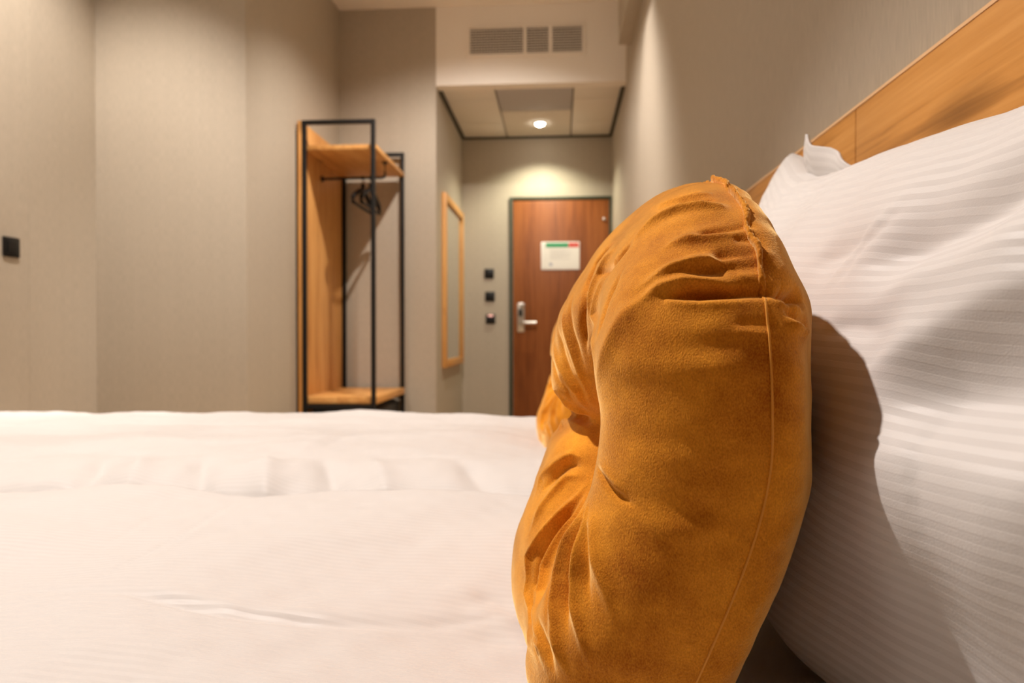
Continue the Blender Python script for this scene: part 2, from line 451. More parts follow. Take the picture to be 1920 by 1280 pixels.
# casing along the right wall under the ceiling
bx('trim_2', (.362, YB, 2.70), (XR, 4.29, ZC), M['wall'], **S)
# bulkhead over the corridor
sof = bx('ceiling_bulkhead', (XC, YW, ZS), (XR, YW + .10, ZC), M['white'], **S)
for nme, lo, hi in (('trim_3', (XC, YW + .10, ZS - .012), (XC + .022, YD, ZS + .03)), ('trim_4', (XR - .022, YW + .10, ZS - .012), (XR, YD, ZS + .03)),
                    ('trim_5', (XC + .022, YD - .02, ZS - .012), (XR - .022, YD, ZS + .03))):
    bx(nme, lo, hi, M['shadowgap'], **S)
tc = bx('ceiling_corridor', (XC + .022, YW + .10, ZS + .022), (XR - .022, YD - .02, ZS + .04), M['shadowgap'], **S)
cols = [(XC + .024, -.452, (4.92, 5.47)), (-.448, .088, (5.17, 5.74)), (.092, XR - .024, (4.92, 5.47))]
for ci, (x0, x1, cuts) in enumerate(cols):
    ys = [YW + .102] + list(cuts) + [YD - .022]
    for k in range(3):
        grey = ci == 1 and k == 0
        kw = dict(label='grey inset ceiling panel') if grey else {}
        bx('ceiling_tile', (x0 + .003, ys[k] + .005, ZS + (.004 if grey else 0)), (x1 - .003, ys[k + 1] - .005, ZS + .022), M['greytile'] if grey else M['tile'], tc, bev=.002, **kw)
for nme, lo, hi in (('baseboard_left', (XL, YB, 0), (XL + .015, YA, .08)), ('baseboard_alcove', (XL + .015, YA - .015, 0), (XW, YA, .08)),
                    ('baseboard_end', (XW + .015, YW - .015, 0), (XC, YW, .08)), ('baseboard_corridor', (XC, YW, 0), (XC + .015, YD - .015, .08)),
                    ('baseboard_door', (XC, YD - .015, 0), (-.43, YD, .08)), ('baseboard_wardrobe', (XW, YA, 0), (XW + .015, YW - .015, .08))):
    bx(nme, lo, hi, M['shadowgap'], bev=.003, **S)

# ------------------------------------------------------------------ entrance door
dr = empty('door_1', (0, YD, 0), None, None); dr['kind'] = 'structure'
bx('door_frame', (-.432, YD - .02, 0), (-.405, YD, 2.075), M['seal'], dr, bev=.002)
bx('door_frame', (.415, YD - .02, 0), (.437, YD, 2.075), M['seal'], dr, bev=.002)
bx('door_frame', (-.405, YD - .02, 2.05), (.415, YD, 2.075), M['seal'], dr, bev=.002)
bx('door_leaf', (-.400, YD - .014, .006), (.412, YD - .002, 2.046), M['doorwood'], dr, bev=.002)
h = MB(); h.box((-.366, YD - .026, .925), (-.302, YD - .014, 1.175), .006); hp = h.build('handle_plate', M['steel'], dr, smooth=True)
h = MB(); h.tube([(-.325, YD - .026, 1.005), (-.325, YD - .065, 1.005), (-.318, YD - .074, 1.005), (-.30, YD - .076, 1.005), (-.20, YD - .076, 1.005)], .0125, 14)
h.build('lever', M['steel'], hp, smooth=True)
h = MB(); h.cyl((-.318, YD - .026, 1.152), (-.318, YD - .05, 1.152), .021, 24, bev=.004); h.build('lock_knob', M['steel'], hp, smooth=True)
h = MB(); h.box((-.352, YD - .029, 1.06), (-.318, YD - .026, 1.12), .002); h.build('card_reader', M['blackplastic'], hp, smooth=True, label='dark card reader window')
h = MB(); h.cyl((.37, YD - .014, 1.88), (.37, YD - .03, 1.88), .013, 20, bev=.002); h.build('door_stop', M['steel'], dr, smooth=True)
# safety notice on the door
sg = empty('safety_notice', (0, YD - .014, 1.46), 'white landscape notice with green and red header fixed on the walnut entrance door', 'sign')
bx('holder', (-.160, YD - .019, 1.455), (.165, YD - .014, 1.692), M['acrylic'], sg, bev=.002)
bx('sheet', (-.150, YD - .0202, 1.465), (.158, YD - .019, 1.684), M['paper'], sg)
bx('header_band', (-.120, YD - .0212, 1.645), (.070, YD - .0202, 1.684), M['green'], sg, label='green header band')
bx('header_band', (.072, YD - .0212, 1.645), (.158, YD - .0202, 1.684), M['red'], sg, label='red header band')
tx = MB()
for i in range(7):
    tx.box((-.085, YD - .0208, 1.618 - i * .012), (-.085 + [.14, .19, .12, .18, .16, .09, .17][i], YD - .0202, 1.622 - i * .012))
t_ = tx.build('print_lines', M['greyink'], sg); t_['kind'] = 'stuff'
bx('print_mark', (-.092, YD - .0208, 1.490), (-.066, YD - .0202, 1.512), M['ink'], sg)

# ------------------------------------------------------------------ switches beside the door
def switch(x, z, label, card=False):
    s = empty('wall_switch', (x, YD, z), label, 'switch', 'black switches beside the entrance door')
    bx('switch_plate', (x - .041, YD - .010, z - .041), (x + .041, YD, z + .041), M['blackplastic'], s, bev=.003)
    if not card:
        bx('rocker', (x - .028, YD - .015, z - .028), (x + .028, YD - .010, z + .028), M['blackplastic'], s, bev=.003)
    else:
        bx('card_slot', (x - .034, YD - .019, z - .034), (x + .034, YD - .010, z + .012), M['blackplastic'], s, bev=.003)
        bx('indicator', (x - .022, YD - .014, z + .022), (x + .022, YD - .010, z + .036), M['pinkled'], s, bev=.002, label='pink glowing indicator')
switch(-.606, 1.426, 'topmost of the three black square switches left of the entrance door')
switch(-.599, 1.230, 'middle one of the three black square switches left of the entrance door')
switch(-.594, 1.037, 'lowest black switch left of the door, with a pink glowing indicator', True)
# one on the left wall
s = empty('wall_switch', (XL, 2.675, 1.263), 'black square wall switch alone on the wall at the far left', 'switch')
bx('switch_plate', (XL, 2.634, 1.222), (XL + .010, 2.717, 1.304), M['blackplastic'], s, bev=.003)
bx('rocker', (XL + .010, 2.647, 1.235), (XL + .015, 2.704, 1.291), M['blackplastic'], s, bev=.003)

# ------------------------------------------------------------------ mirror in the corridor
mr = empty('wall_mirror', (XC, 5.26, .665), 'tall wall mirror in a light oak frame on the corridor wall', 'mirror')
my0, my1, mz0, mz1, mt, mw = 4.82, 5.72, .665, 1.918, .032, .055
bx('frame_bar', (XC, my0, mz0), (XC + mt, my0 + mw, mz1), M['oak'], mr, bev=.003)
bx('frame_bar', (XC, my1 - mw, mz0), (XC + mt, my1, mz1), M['oak'], mr, bev=.003)
bx('frame_bar', (XC, my0 + mw, mz1 - mw), (XC + mt, my1 - mw, mz1), M['oakx'], mr, bev=.003)
bx('frame_bar', (XC, my0 + mw, mz0), (XC + mt, my1 - mw, mz0 + mw), M['oakx'], mr, bev=.003)
bx('mirror_glass', (XC + .004, my0 + mw, mz0 + mw), (XC + .014, my1 - mw, mz1 - mw), M['mirror'], mr)

# ------------------------------------------------------------------ vent grille on the bulkhead
vg = empty('vent_grille', (-.228, YW, 2.785), 'white louvred air grille in two halves on the bulkhead above the corridor', 'vent')
gx0, gx1, gz0, gz1 = -.625, .165, 2.772, 2.982
bx('backing', (gx0 + .01, YW - .002, gz0 + .01), (gx1 - .01, YW, gz1 - .01), M['shadowgap'], vg)
gd = -.235
for lo, hi in (((gx0, gz0), (gx1, gz0 + .018)), ((gx0, gz1 - .018), (gx1, gz1)), ((gx0, gz0 + .018), (gx0 + .018, gz1 - .018)), ((gx1 - .018, gz0 + .018), (gx1, gz1 - .018)),
               ((gd - .012, gz0 + .018), (gd + .012, gz1 - .018))):
    bx('grille_frame', (lo[0], YW - .016, lo[1]), (hi[0], YW, hi[1]), M['white'], vg, bev=.002)
NS = 10
for k in range(NS):
    z = gz0 + .018 + (k + .5) * (gz1 - gz0 - .036) / NS
    for a, b in ((gx0 + .018, gd - .012), (gd + .012, gx1 - .018)):
        bx('louvre', (a, YW - .012, z - .0022), (b, YW - .009, z + .0022), M['white'], vg)
for k in range(38):
    x = gx0 + .018 + (k + .5) * (gx1 - gx0 - .036) / 38
    if abs(x - gd) < .016: continue
    bx('fin', (x - .0014, YW - .0115, gz0 + .018), (x + .0014, YW - .008, gz1 - .018), M['white'], vg)
for x in (-.064,):
    bx('support_bar', (x - .012, YW - .013, gz0 + .018), (x + .012, YW - .005, gz1 - .018), M['white'], vg)

# ------------------------------------------------------------------ downlights
def downlight(x, y, z, label, group=None):
    d = empty('ceiling_downlight', (x, y, z), label, 'lamp', group)
    m = MB(); n = 40
    prof = [(.046, 0), (.046, -.004), (.043, -.006), (.036, -.006), (.033, -.001)]
    rings = [[m.bm.verts.new((x + r * math.cos(2 * math.pi * k / n), y + r * math.sin(2 * math.pi * k / n), z + h)) for k in range(n)] for r, h in prof]
    for a, b in zip(rings, rings[1:]):
        for k in range(n): m.bm.faces.new((a[k], a[(k + 1) % n], b[(k + 1) % n], b[k]))
    m.build('bezel', M['white'], d, smooth=True)
    m = MB(); dome = [[m.bm.verts.new((x + .034 * math.cos(t) * math.cos(2 * math.pi * k / n), y + .034 * math.cos(t) * math.sin(2 * math.pi * k / n), z - .002 - .020 * math.sin(t))) for k in range(n)] for t in np.linspace(0, 1.45, 8)]
    for a, b in zip(dome, dome[1:]):
        for k in range(n): m.bm.faces.new((a[k], a[(k + 1) % n], b[(k + 1) % n], b[k]))
    m.bm.faces.new(dome[-1]); m.build('lens', M['lamp'], d, smooth=True)
    return d
downlight(-.16, 5.47, ZS, 'glowing round downlight in the tiled corridor ceiling')
DL = ['above the two beds', 'in front of the wardrobe', 'added to brighten the far left wall', 'close by the casing of the right wall']
for (l, a, p, c, b, k) in SPOTS[:4]:
    downlight(l[0], l[1], ZC, 'recessed downlight in the white room ceiling, ' + DL.pop(0), 'room ceiling downlights')

# ------------------------------------------------------------------ open wardrobe
wx0, wx1, wy0, wy1, wt, wz = -1.475, -1.05, 3.82, 4.565, .024, 2.128
wd = empty('open_wardrobe', (-1.27, 4.19, 0), 'open wardrobe of black metal tube with oak back and shelves', 'wardrobe')
posts = [(wx0, wy0), (wx1 - wt, wy0), (wx0, wy1 - wt), (wx1 - wt, wy1 - wt)]
for x, y in posts:
    bx('post', (x, y, 0), (x + wt, y + wt, wz), M['black'], wd, bev=.002)
for y in (wy0, wy1 - wt):
    bx('top_bar', (wx0 + wt, y, wz - wt), (wx1 - wt, y + wt, wz), M['black'], wd, bev=.002)
    bx('lower_bar', (wx0 + wt, y, .475), (wx1 - wt, y + wt, .475 + wt), M['black'], wd, bev=.002)
bx('back_panel', (wx0 - .022, wy0 - .004, .02), (wx0 - .001, wy1 + .004, wz - .003), M['oak'], wd, bev=.001)
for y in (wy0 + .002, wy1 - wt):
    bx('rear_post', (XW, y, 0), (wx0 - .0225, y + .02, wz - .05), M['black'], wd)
bx('top_shelf', (wx0, wy0 + wt, 1.965), (wx1 + .002, wy1 - wt, 1.99), M['oakx'], wd, bev=.001)
bx('bottom_shelf', (wx0, wy0 + wt, .505), (wx1 + .004, wy1 - wt, .545), M['oakx'], wd, bev=.001)
ry = 4.15
m = MB(); m.tube([(wx0, ry, 1.868), (-1.10, ry, 1.868), (-1.083, ry, 1.872), (-1.076, ry, 1.885), (-1.076, ry, 1.965)], .008, 12)
rl = m.build('hanging_rail', M['black'], wd, smooth=True)
m = MB(); m.cyl((wx0, ry, 1.868), (wx0 + .008, ry, 1.868), .02, 20, bev=.002); m.build('rail_flange', M['black'], rl, smooth=True)
m = MB(); m.cyl((-1.076, ry, 1.958), (-1.076, ry, 1.965), .018, 20, bev=.002); m.build('rail_flange', M['black'], rl, smooth=True)
# hanger (black, closed loop arms) hung square to the rail
def hanger(x, label):
    hg = empty('clothes_hanger', (x, ry, 1.70), label, 'hanger', 'black hangers on the wardrobe rail')
    m = MB(); arc = [(x, ry + .020 * math.sin(a), 1.860 + .0195 * math.cos(a)) for a in np.linspace(-2.2, 2.6, 16)]
    arc = arc + [(x, ry, 1.825), (x, ry, 1.80)]
    m.tube(arc, .0038, 8); m.build('hook', M['black'], hg, smooth=True)
    m = MB(); m.cyl((x, ry, 1.79), (x, ry, 1.832), .012, 16, bev=.002); m.build('collar', M['black'], hg, smooth=True)
    m = MB()
    L_ = [(0, 1.795), (.03, 1.790), (.08, 1.772), (.14, 1.748), (.185, 1.726), (.208, 1.706), (.205, 1.688), (.185, 1.683)]
    pts = [(x, ry + a, b) for a, b in L_[::-1]][:-1] + [(x, ry - a, b) for a, b in L_]
    m.tube(pts, [.015 if 2 < i < len(pts) - 3 else .012 for i in range(len(pts))], 12)
    m.build('arms', M['black'], hg, smooth=True)
    m = MB(); m.cyl((x, ry - .187, 1.683), (x, ry + .187, 1.683), .009, 12); m.build('trouser_bar', M['black'], hg, smooth=True)
hanger(-1.215, 'black clothes hanger on the wardrobe rail, the one nearer the oak back')
hanger(-1.165, 'black clothes hanger on the wardrobe rail, the one nearer the open side')
# black cabinet safe under the bottom shelf
sf = empty('minibar_fridge', (-1.25, 4.2, .06), 'black minibar fridge with round silver lock under the wardrobe bottom shelf', 'fridge')
bx('body', (-1.43, 3.87, .06), (-1.10, 4.52, .47), M['black'], sf, bev=.006)
bx('door', (-1.098, 3.875, .07), (-1.075, 4.515, .46), M['blackplastic'], sf, bev=.005)
m = MB(); m.cyl((-1.075, 4.02, .425), (-1.060, 4.02, .425), .016, 24, bev=.003); m.build('lock', M['steel'], sf, smooth=True, label='round silver lock')
for x in (-1.40, -1.13):
    for y in (3.9, 4.49): bx('foot', (x - .02, y - .02, 0), (x + .02, y + .02, .06), M['black'], sf)

# ------------------------------------------------------------------ beds, headboard
HX = .405
hb = empty('headboard', (HX + .015, 1.1, .30), 'wide oak headboard of butted boards along the right wall', 'headboard')
for y0, y1 in ((-.25, .9715), (.9735, 2.25)):
    o = bx('board', (HX, y0, .30), (XR - .001, y1, 1.2105), M['oakhead'], hb, bev=.0015)
bx('top_edge', (HX - .0006, -.25, 1.2105), (XR - .001, 2.25, 1.2145), M['oakedge'], hb, label='pale edge band')
BT = EYE - .286           # top of the flat mattress
for i, (y0, y1) in enumerate(((.12, 1.075), (1.085, 2.055))):
    b = empty('bed', (-.75, (y0 + y1) / 2, 0), ['near single bed under the white striped duvet in the foreground', 'far single bed pushed against the near one, below the wardrobe'][i], 'bed', 'two single beds side by side')
    bx('box_base', (-1.75, y0, .10), (HX - .005, y1, .38), M['bedfabric'], b, bev=.02)
    bx('mattress', (-1.75, y0 + .005, .38), (HX - .005, y1 - .005, BT), M['mattress'], b, bev=.04)
    for x in (-1.68, .3):
        for y in (y0 + .06, y1 - .06): MB().cyl((x, y, 0), (x, y, .10), .022, 16).build('leg', M['black'], b)

def noise2(X, Y, seed, scales):
    g = np.random.default_rng(seed); out = np.zeros_like(X)
    for s, a in scales:
        for _ in range(7):
            th = g.uniform(0, 2 * np.pi); p = g.uniform(0, 2 * np.pi); k = 2 * np.pi / s * g.uniform(.6, 1.5)
            out += a / 2.6 * np.sin(k * (X * np.cos(th) + Y * np.sin(th)) + p)
    return out
def smax(a, b, k=.01):
    return .5 * (a + b + np.sqrt((a - b) ** 2 + k * k))
def duvet(name, x0, x1, y0, y1, top, seed, folds, dents, drop0, drop1, roll, label):
    """puffed cover: a heightfield over its plan, rolled down at its four edges; cross-section walked by arc length"""
    nu, nv = 420, 300
    rad = .055
    # profile across (v): down the near side, over the top, down the far side
    def prof(n, a, b, d0, d1):
        tl = np.linspace(0, 1, n)
        tot = d0 + d1 + (b - a) - 4 * rad + np.pi * rad
        s = tl * tot
        P = np.zeros(n); Z = np.zeros(n); E = np.zeros(n)
        q = np.pi * rad / 2
        for i, t in enumerate(s):
            if t < d0: P[i], Z[i] = a, -(rad + d0 - t)
            elif t < d0 + q:
                th = (t - d0) / rad; P[i], Z[i] = a + rad * (1 - math.cos(th)), -rad + rad * math.sin(th)
            elif t < d0 + q + (b - a) - 2 * rad: P[i], Z[i] = a + rad + (t - d0 - q), 0
            elif t < d0 + 2 * q + (b - a) - 2 * rad:
                th = (t - d0 - q - (b - a) + 2 * rad) / rad; P[i], Z[i] = b - rad + rad * math.sin(th), -rad + rad * math.cos(th)
            else: P[i], Z[i] = b, -rad - (t - d0 - 2 * q - (b - a) + 2 * rad)
        return P, Z, s
    PX, ZX, SX = prof(nu, x0, x1, .10, .0)
    PY, ZY, SY = prof(nv, y0, y1, drop0, drop1)
    X, Y = np.meshgrid(PX, PY, indexing='ij')
    ZXX, ZYY = np.meshgrid(ZX, ZY, indexing='ij')
    flat = np.exp(-((ZXX + ZYY) / .05) ** 2)
    Z = top + np.maximum(ZXX + ZYY, -.16 + .116 * sstep(-.10, .05, X))
    cx = (X - x0) / (x1 - x0); cy = np.clip((Y - y0) / (y1 - y0), 0, 1)
    # filling: stitched into boxes, so softly domed, with low rolling hollows
    Z += flat * noise2(X, Y, seed, [(.5, .006), (.22, .0022), (.12, .0008)])
    Z -= flat * roll * np.exp(-np.clip(Y - y0, 0, 9) / .085)
    for px, py, amp, rx, ry_ in dents:
        Z -= amp * np.exp(-((X - px) / rx) ** 2 - ((Y - py) / ry_) ** 2)
    V = np.stack([X, Y, Z], -1).reshape(-1, 3)
    Q = gridquads(nu, nv)
    N_ = tri_normals(V, Q)
    if N_[len(N_) // 2 + nv // 2, 2] < 0: N_ = -N_; Q = Q[:, ::-1]
    D = fold_field(V - [0, 0, EYE], folds) + .0005 * noise2(V[:, 0], V[:, 1], seed + 5, [(.05, 1.)])
    V = V + N_ * D[:, None]
    UU, VV = np.meshgrid(SX, SY, indexing='ij')
    uv = np.stack([UU, VV + .0025 * np.sin(UU * 9) + .002 * np.sin(UU * 23 + 1)], -1).reshape(-1, 2)
    o = npmesh(name, V, Q, [], M['linen'], uv=uv, label=label, cat='duvet', group='white duvets')
    so = o.modifiers.new('thickness', 'SOLIDIFY'); so.thickness = .004; so.offset = -1
    return o
NEAR_FOLDS = [
    (-0.0085, 0.008, [(-0.3104,0.5723,-0.2361),(-0.205,0.57,-0.2382),(-0.1169,0.592,-0.2479),(-0.0443,0.63,-0.2625)]),
    (0.0012, 0.01, [(-0.2943,0.5881,-0.2362),(-0.2117,0.5885,-0.2379),(-0.1205,0.6102,-0.2473),(-0.0456,0.6488,-0.2622)]),
    (-0.0022, 0.009, [(-0.5534,0.6004,-0.236),(-0.4628,0.5922,-0.236),(-0.3842,0.5888,-0.236),(-0.2909,0.5716,-0.2362)]),
    (-0.0055, 0.009, [(-0.457,0.5913,-0.236),(-0.389,0.5884,-0.236),(-0.3375,0.5774,-0.236),(-0.2886,0.5672,-0.2362),(-0.2416,0.5676,-0.2369),(-0.17,0.5775,-0.2407),(-0.0993,0.6001,-0.2512)]),
    (0.0012, 0.01, [(-0.4636,0.6067,-0.236),(-0.3996,0.6045,-0.236),(-0.3431,0.5956,-0.236),(-0.2885,0.5862,-0.2362),(-0.2394,0.5853,-0.2369),(-0.1706,0.5959,-0.2406),(-0.1022,0.6174,-0.2507)]),
    (-0.0028, 0.005, [(-0.5518,0.9453,-0.236),(-0.5273,0.8089,-0.236),(-0.5151,0.7148,-0.236),(-0.5054,0.6397,-0.236)]),
    (-0.003, 0.005, [(-0.4681,1.031,-0.236),(-0.4607,0.8774,-0.236),(-0.4496,0.7588,-0.236),(-0.4469,0.6593,-0.236),(-0.4424,0.5923,-0.236),(-0.4463,0.5465,-0.236)]),
    (0.001, 0.006, [(-0.4519,0.9686,-0.236),(-0.4416,0.8149,-0.236),(-0.4336,0.7113,-0.236),(-0.4329,0.6228,-0.236)]),
    (-0.004, 0.03, [(-0.7013,0.9511,-0.236),(-0.5748,0.9437,-0.236),(-0.4941,0.9723,-0.236)]),
    (0.003, 0.03, [(-0.3479,0.7873,-0.236),(-0.2466,0.7742,-0.2363),(-0.1592,0.8069,-0.2379)]),
    (-0.002, 0.02, [(-0.3189,0.8874,-0.236),(-0.2597,0.9348,-0.236),(-0.1916,0.971,-0.2361)]),
    (-0.0015, 0.003, [(-0.2949,0.4527,-0.2361),(-0.2911,0.4457,-0.2362),(-0.2817,0.429,-0.2362)]),
    (-0.003, 0.012, [(-0.0919,0.649,-0.2522),(-0.0615,0.6545,-0.2587),(-0.0327,0.646,-0.2647)]),
    (0.003, 0.012, [(-0.0932,0.6236,-0.2524),(-0.0611,0.6242,-0.2591),(-0.0285,0.6118,-0.2651)]),
    (-0.0025, 0.01, [(-0.0789,0.5906,-0.2552),(-0.0507,0.5889,-0.2606),(-0.0292,0.5768,-0.2637)]),
]
FAR_FOLDS = [
    (-0.01, 0.04, [(-1.0918,1.2848,-0.236),(-0.9896,1.343,-0.236),(-0.7878,1.294,-0.236)]),
    (0.008, 0.04, [(-0.906,1.5531,-0.236),(-0.7976,1.6521,-0.236),(-0.5661,1.577,-0.236)]),
    (-0.006, 0.03, [(-1.3544,1.6627,-0.236),(-1.0567,1.7363,-0.236),(-0.7523,1.705,-0.236)]),
    (-0.006, 0.02, [(-0.4879,1.3587,-0.236),(-0.4896,1.5002,-0.236),(-0.4705,1.6466,-0.236)]),
    (0.004, 0.02, [(-0.5193,1.3251,-0.236),(-0.5228,1.4236,-0.236),(-0.5158,1.5805,-0.236)]),
    (-0.005, 0.02, [(-0.358,1.289,-0.236),(-0.259,1.3133,-0.236),(-0.152,1.2921,-0.236)]),
    (-0.006, 0.03, [(-0.4103,1.729,-0.236),(-0.2613,1.6613,-0.236),(-0.1188,1.6902,-0.236)]),
    (0.008, 0.03, [(-1.6006,1.9446,-0.236),(-1.4285,2.0596,-0.236),(-1.0475,1.9976,-0.236)]),
    (-0.022, 0.028, [(-1.3,1.3,-0.236),(-1.25,1.2,-0.245),(-1.22,1.13,-0.268),(-1.205,1.095,-0.295),(-1.2,1.086,-0.34)]),
    (0.016, 0.028, [(-1.1800000000000002,1.3,-0.236),(-1.1300000000000001,1.2,-0.245),(-1.1,1.13,-0.268),(-1.0850000000000002,1.095,-0.295),(-1.08,1.086,-0.34)]),
    (-0.018, 0.028, [(-0.8999999999999999,1.3,-0.236),(-0.85,1.2,-0.245),(-0.82,1.13,-0.268),(-0.8049999999999999,1.095,-0.295),(-0.7999999999999999,1.086,-0.34)]),
    (0.014, 0.028, [(-0.82,1.3,-0.236),(-0.77,1.2,-0.245),(-0.74,1.13,-0.268),(-0.725,1.095,-0.295),(-0.72,1.086,-0.34)]),
    (-0.018, 0.028, [(-0.7,1.3,-0.236),(-0.65,1.2,-0.245),(-0.62,1.13,-0.268),(-0.605,1.095,-0.295),(-0.6,1.086,-0.34)]),
    (0.014, 0.028, [(-0.58,1.3,-0.236),(-0.53,1.2,-0.245),(-0.5,1.13,-0.268),(-0.485,1.095,-0.295),(-0.48,1.086,-0.34)]),
    (-0.02, 0.028, [(-0.46,1.3,-0.236),(-0.41000000000000003,1.2,-0.245),(-0.38,1.13,-0.268),(-0.365,1.095,-0.295),(-0.36,1.086,-0.34)]),
    (0.014, 0.028, [(-0.37,1.3,-0.236),(-0.31999999999999995,1.2,-0.245),(-0.29,1.13,-0.268),(-0.27499999999999997,1.095,-0.295),(-0.26999999999999996,1.086,-0.34)]),
    (-0.014, 0.028, [(-0.2,1.3,-0.236),(-0.15,1.2,-0.245),(-0.12,1.13,-0.268),(-0.105,1.095,-0.295),(-0.09999999999999999,1.086,-0.34)]),
]
duvet('duvet', -2.0, .10, .09, 1.075, EYE - .236, 3, NEAR_FOLDS, [(.05, .57, .038, .15, .22)], .05, .0, 0,
      'white striped duvet on the near bed, in front')
duvet('duvet', -2.0, .10, 1.085, 2.06, EYE - .231, 9, FAR_FOLDS, [(.05, 1.64, .038, .15, .22)], .05, .0, .062,
      'white duvet on the far bed, below the wardrobe')

# ------------------------------------------------------------------ white pillows
PILLOW_FOLDS = [
    (-0.013, 0.024, [(0.2132,0.5152,0.0461),(0.2241,0.4762,0.0559),(0.2332,0.4433,0.0636),(0.2443,0.4117,0.0759),(0.2544,0.3818,0.0873),(0.2658,0.35,0.1003)]),
    (0.01, 0.028, [(0.2075,0.4823,0.0203),(0.2193,0.4362,0.031),(0.2274,0.4058,0.0381),(0.2383,0.3693,0.0489),(0.2517,0.3265,0.0598)]),
    (0.016, 0.03, [(0.19,0.447,-0.035),(0.2004,0.4206,-0.0174),(0.2144,0.3912,0.004),(0.2231,0.3714,0.0148),(0.2335,0.3456,0.0257),(0.2496,0.3096,0.0417)]),
    (-0.026, 0.042, [(0.188,0.421,-0.0464),(0.1991,0.3844,-0.0323),(0.2073,0.3582,-0.0263),(0.2172,0.328,-0.0228),(0.2343,0.2893,-0.0209)]),
    (0.014, 0.04, [(0.1776,0.4253,-0.0781),(0.1905,0.3658,-0.0612),(0.1983,0.3316,-0.0659),(0.2076,0.305,-0.0708),(0.2246,0.2764,-0.0768)]),
    (0.0016, 0.0035, [(0.2015,0.5557,0.0328),(0.2116,0.54,0.0508),(0.2198,0.5296,0.0636),(0.2327,0.5138,0.0815),(0.2504,0.4977,0.1039)]),
    (-0.0016, 0.0035, [(0.2021,0.5406,0.029),(0.2121,0.5251,0.047),(0.2196,0.5197,0.0604),(0.2312,0.5041,0.0767),(0.2472,0.4883,0.098)]),
    (-0.005, 0.018, [(0.21,0.6015,0.0614),(0.2184,0.5447,0.0651),(0.2286,0.5043,0.0725)]),
    (0.0035, 0.005, [(0.3158,1.06,0.2299),(0.3223,0.962,0.2094),(0.2928,0.7563,0.1685)]),
    (-0.0035, 0.004, [(0.3206,1.05,0.2369),(0.3349,0.9751,0.2205),(0.3148,0.8201,0.1875)]),
    (-0.0035, 0.004, [(0.3142,1.0646,0.2265),(0.3019,0.8794,0.1829),(0.2728,0.6914,0.148)]),
    (-0.004, 0.01, [(0.1947,0.5263,0.0023),(0.2015,0.4828,0.0052),(0.206,0.4373,0.0012)]),
]
Vf, Vb, puv, nu, nv = pillow_base(260, 260)
Qg = gridquads(nu, nv)
Nf = tri_normals(Vf, Qg)
if Nf[len(Nf) // 2 + nv // 2, 0] > 0: Nf = -Nf
D = fold_field(Vf, PILLOW_FOLDS) + noise2(Vf[:, 1], Vf[:, 2], 4, [(.25, .003), (.1, .0009)])
Sg = puv[:, 0] / .8 * 2 - 1; Tg = puv[:, 1] / .5 * 2 - 1
edge = np.clip(1 - np.maximum(np.abs(Sg), np.abs(Tg)) ** 8, 0, 1)
# gathers running in from the far edge
D += .0028 * np.exp(-((1 - Sg) / .10)) * np.sin(Vf[:, 2] * 260 + 3 * np.sin(Vf[:, 2] * 37)) * edge
Vf2 = Vf + Nf * (D * (.15 + .85 * edge))[:, None]
nV = len(Vf)
Vp = np.concatenate([Vf2, Vb]) + [0, 0, EYE]
pil = empty('bed_pillow', (.33, .65, EYE - .283), 'large white striped pillow leaning on the oak headboard, behind the front cushion', 'pillow', 'white bed pillows')
qf = Qg[:, ::-1]; qb = Qg + nV
rim = []
I = np.arange(nu * nv).reshape(nu, nv)
b_ = np.concatenate([I[:, 0], I[-1, 1:], I[-2::-1, -1], I[0, -2:0:-1]])
qs = np.stack([b_, np.roll(b_, -1), np.roll(b_, -1) + nV, b_ + nV], 1)
npmesh('pillowcase', Vp, np.concatenate([qf, qb, qs]), [], M['pillow'], pil, uv=np.concatenate([puv, puv]))
# turned-up corner of the case at the far top
nf_, mf_ = 40, 24
a, b = np.meshgrid(np.linspace(0, 1, nf_), np.linspace(0, 1, mf_), indexing='ij')
ye = .985 - .135 * a
base = np.interp(ye, [.84, .90, .95, 1.0], [.188, .205, .216, .232])
hgt = .056 * np.interp(a, [0, .09, .20, .45, .75, 1], [.75, 1, .72, .62, .42, .20])
bend = .010 * np.sin(b * 2.2) + .006 * np.sin(a * 9) * b
Ve = np.stack([.352 - bend + .012 * a, ye, base - .012 + b * (hgt + .012)], -1).reshape(-1, 3) + [0, 0, EYE]
fl = npmesh('case_corner', Ve, gridquads(nf_, mf_), [], M['pillow'], pil, uv=np.stack([a.ravel() * .14, b.ravel() * .04], -1))
so = fl.modifiers.new('thickness', 'SOLIDIFY'); so.thickness = .004; so.offset = 0
p2 = copy_tree(pil); p2.location.y += 1.05
p2['label'] = 'white pillow on the far bed, behind the far cushion and mostly hidden'

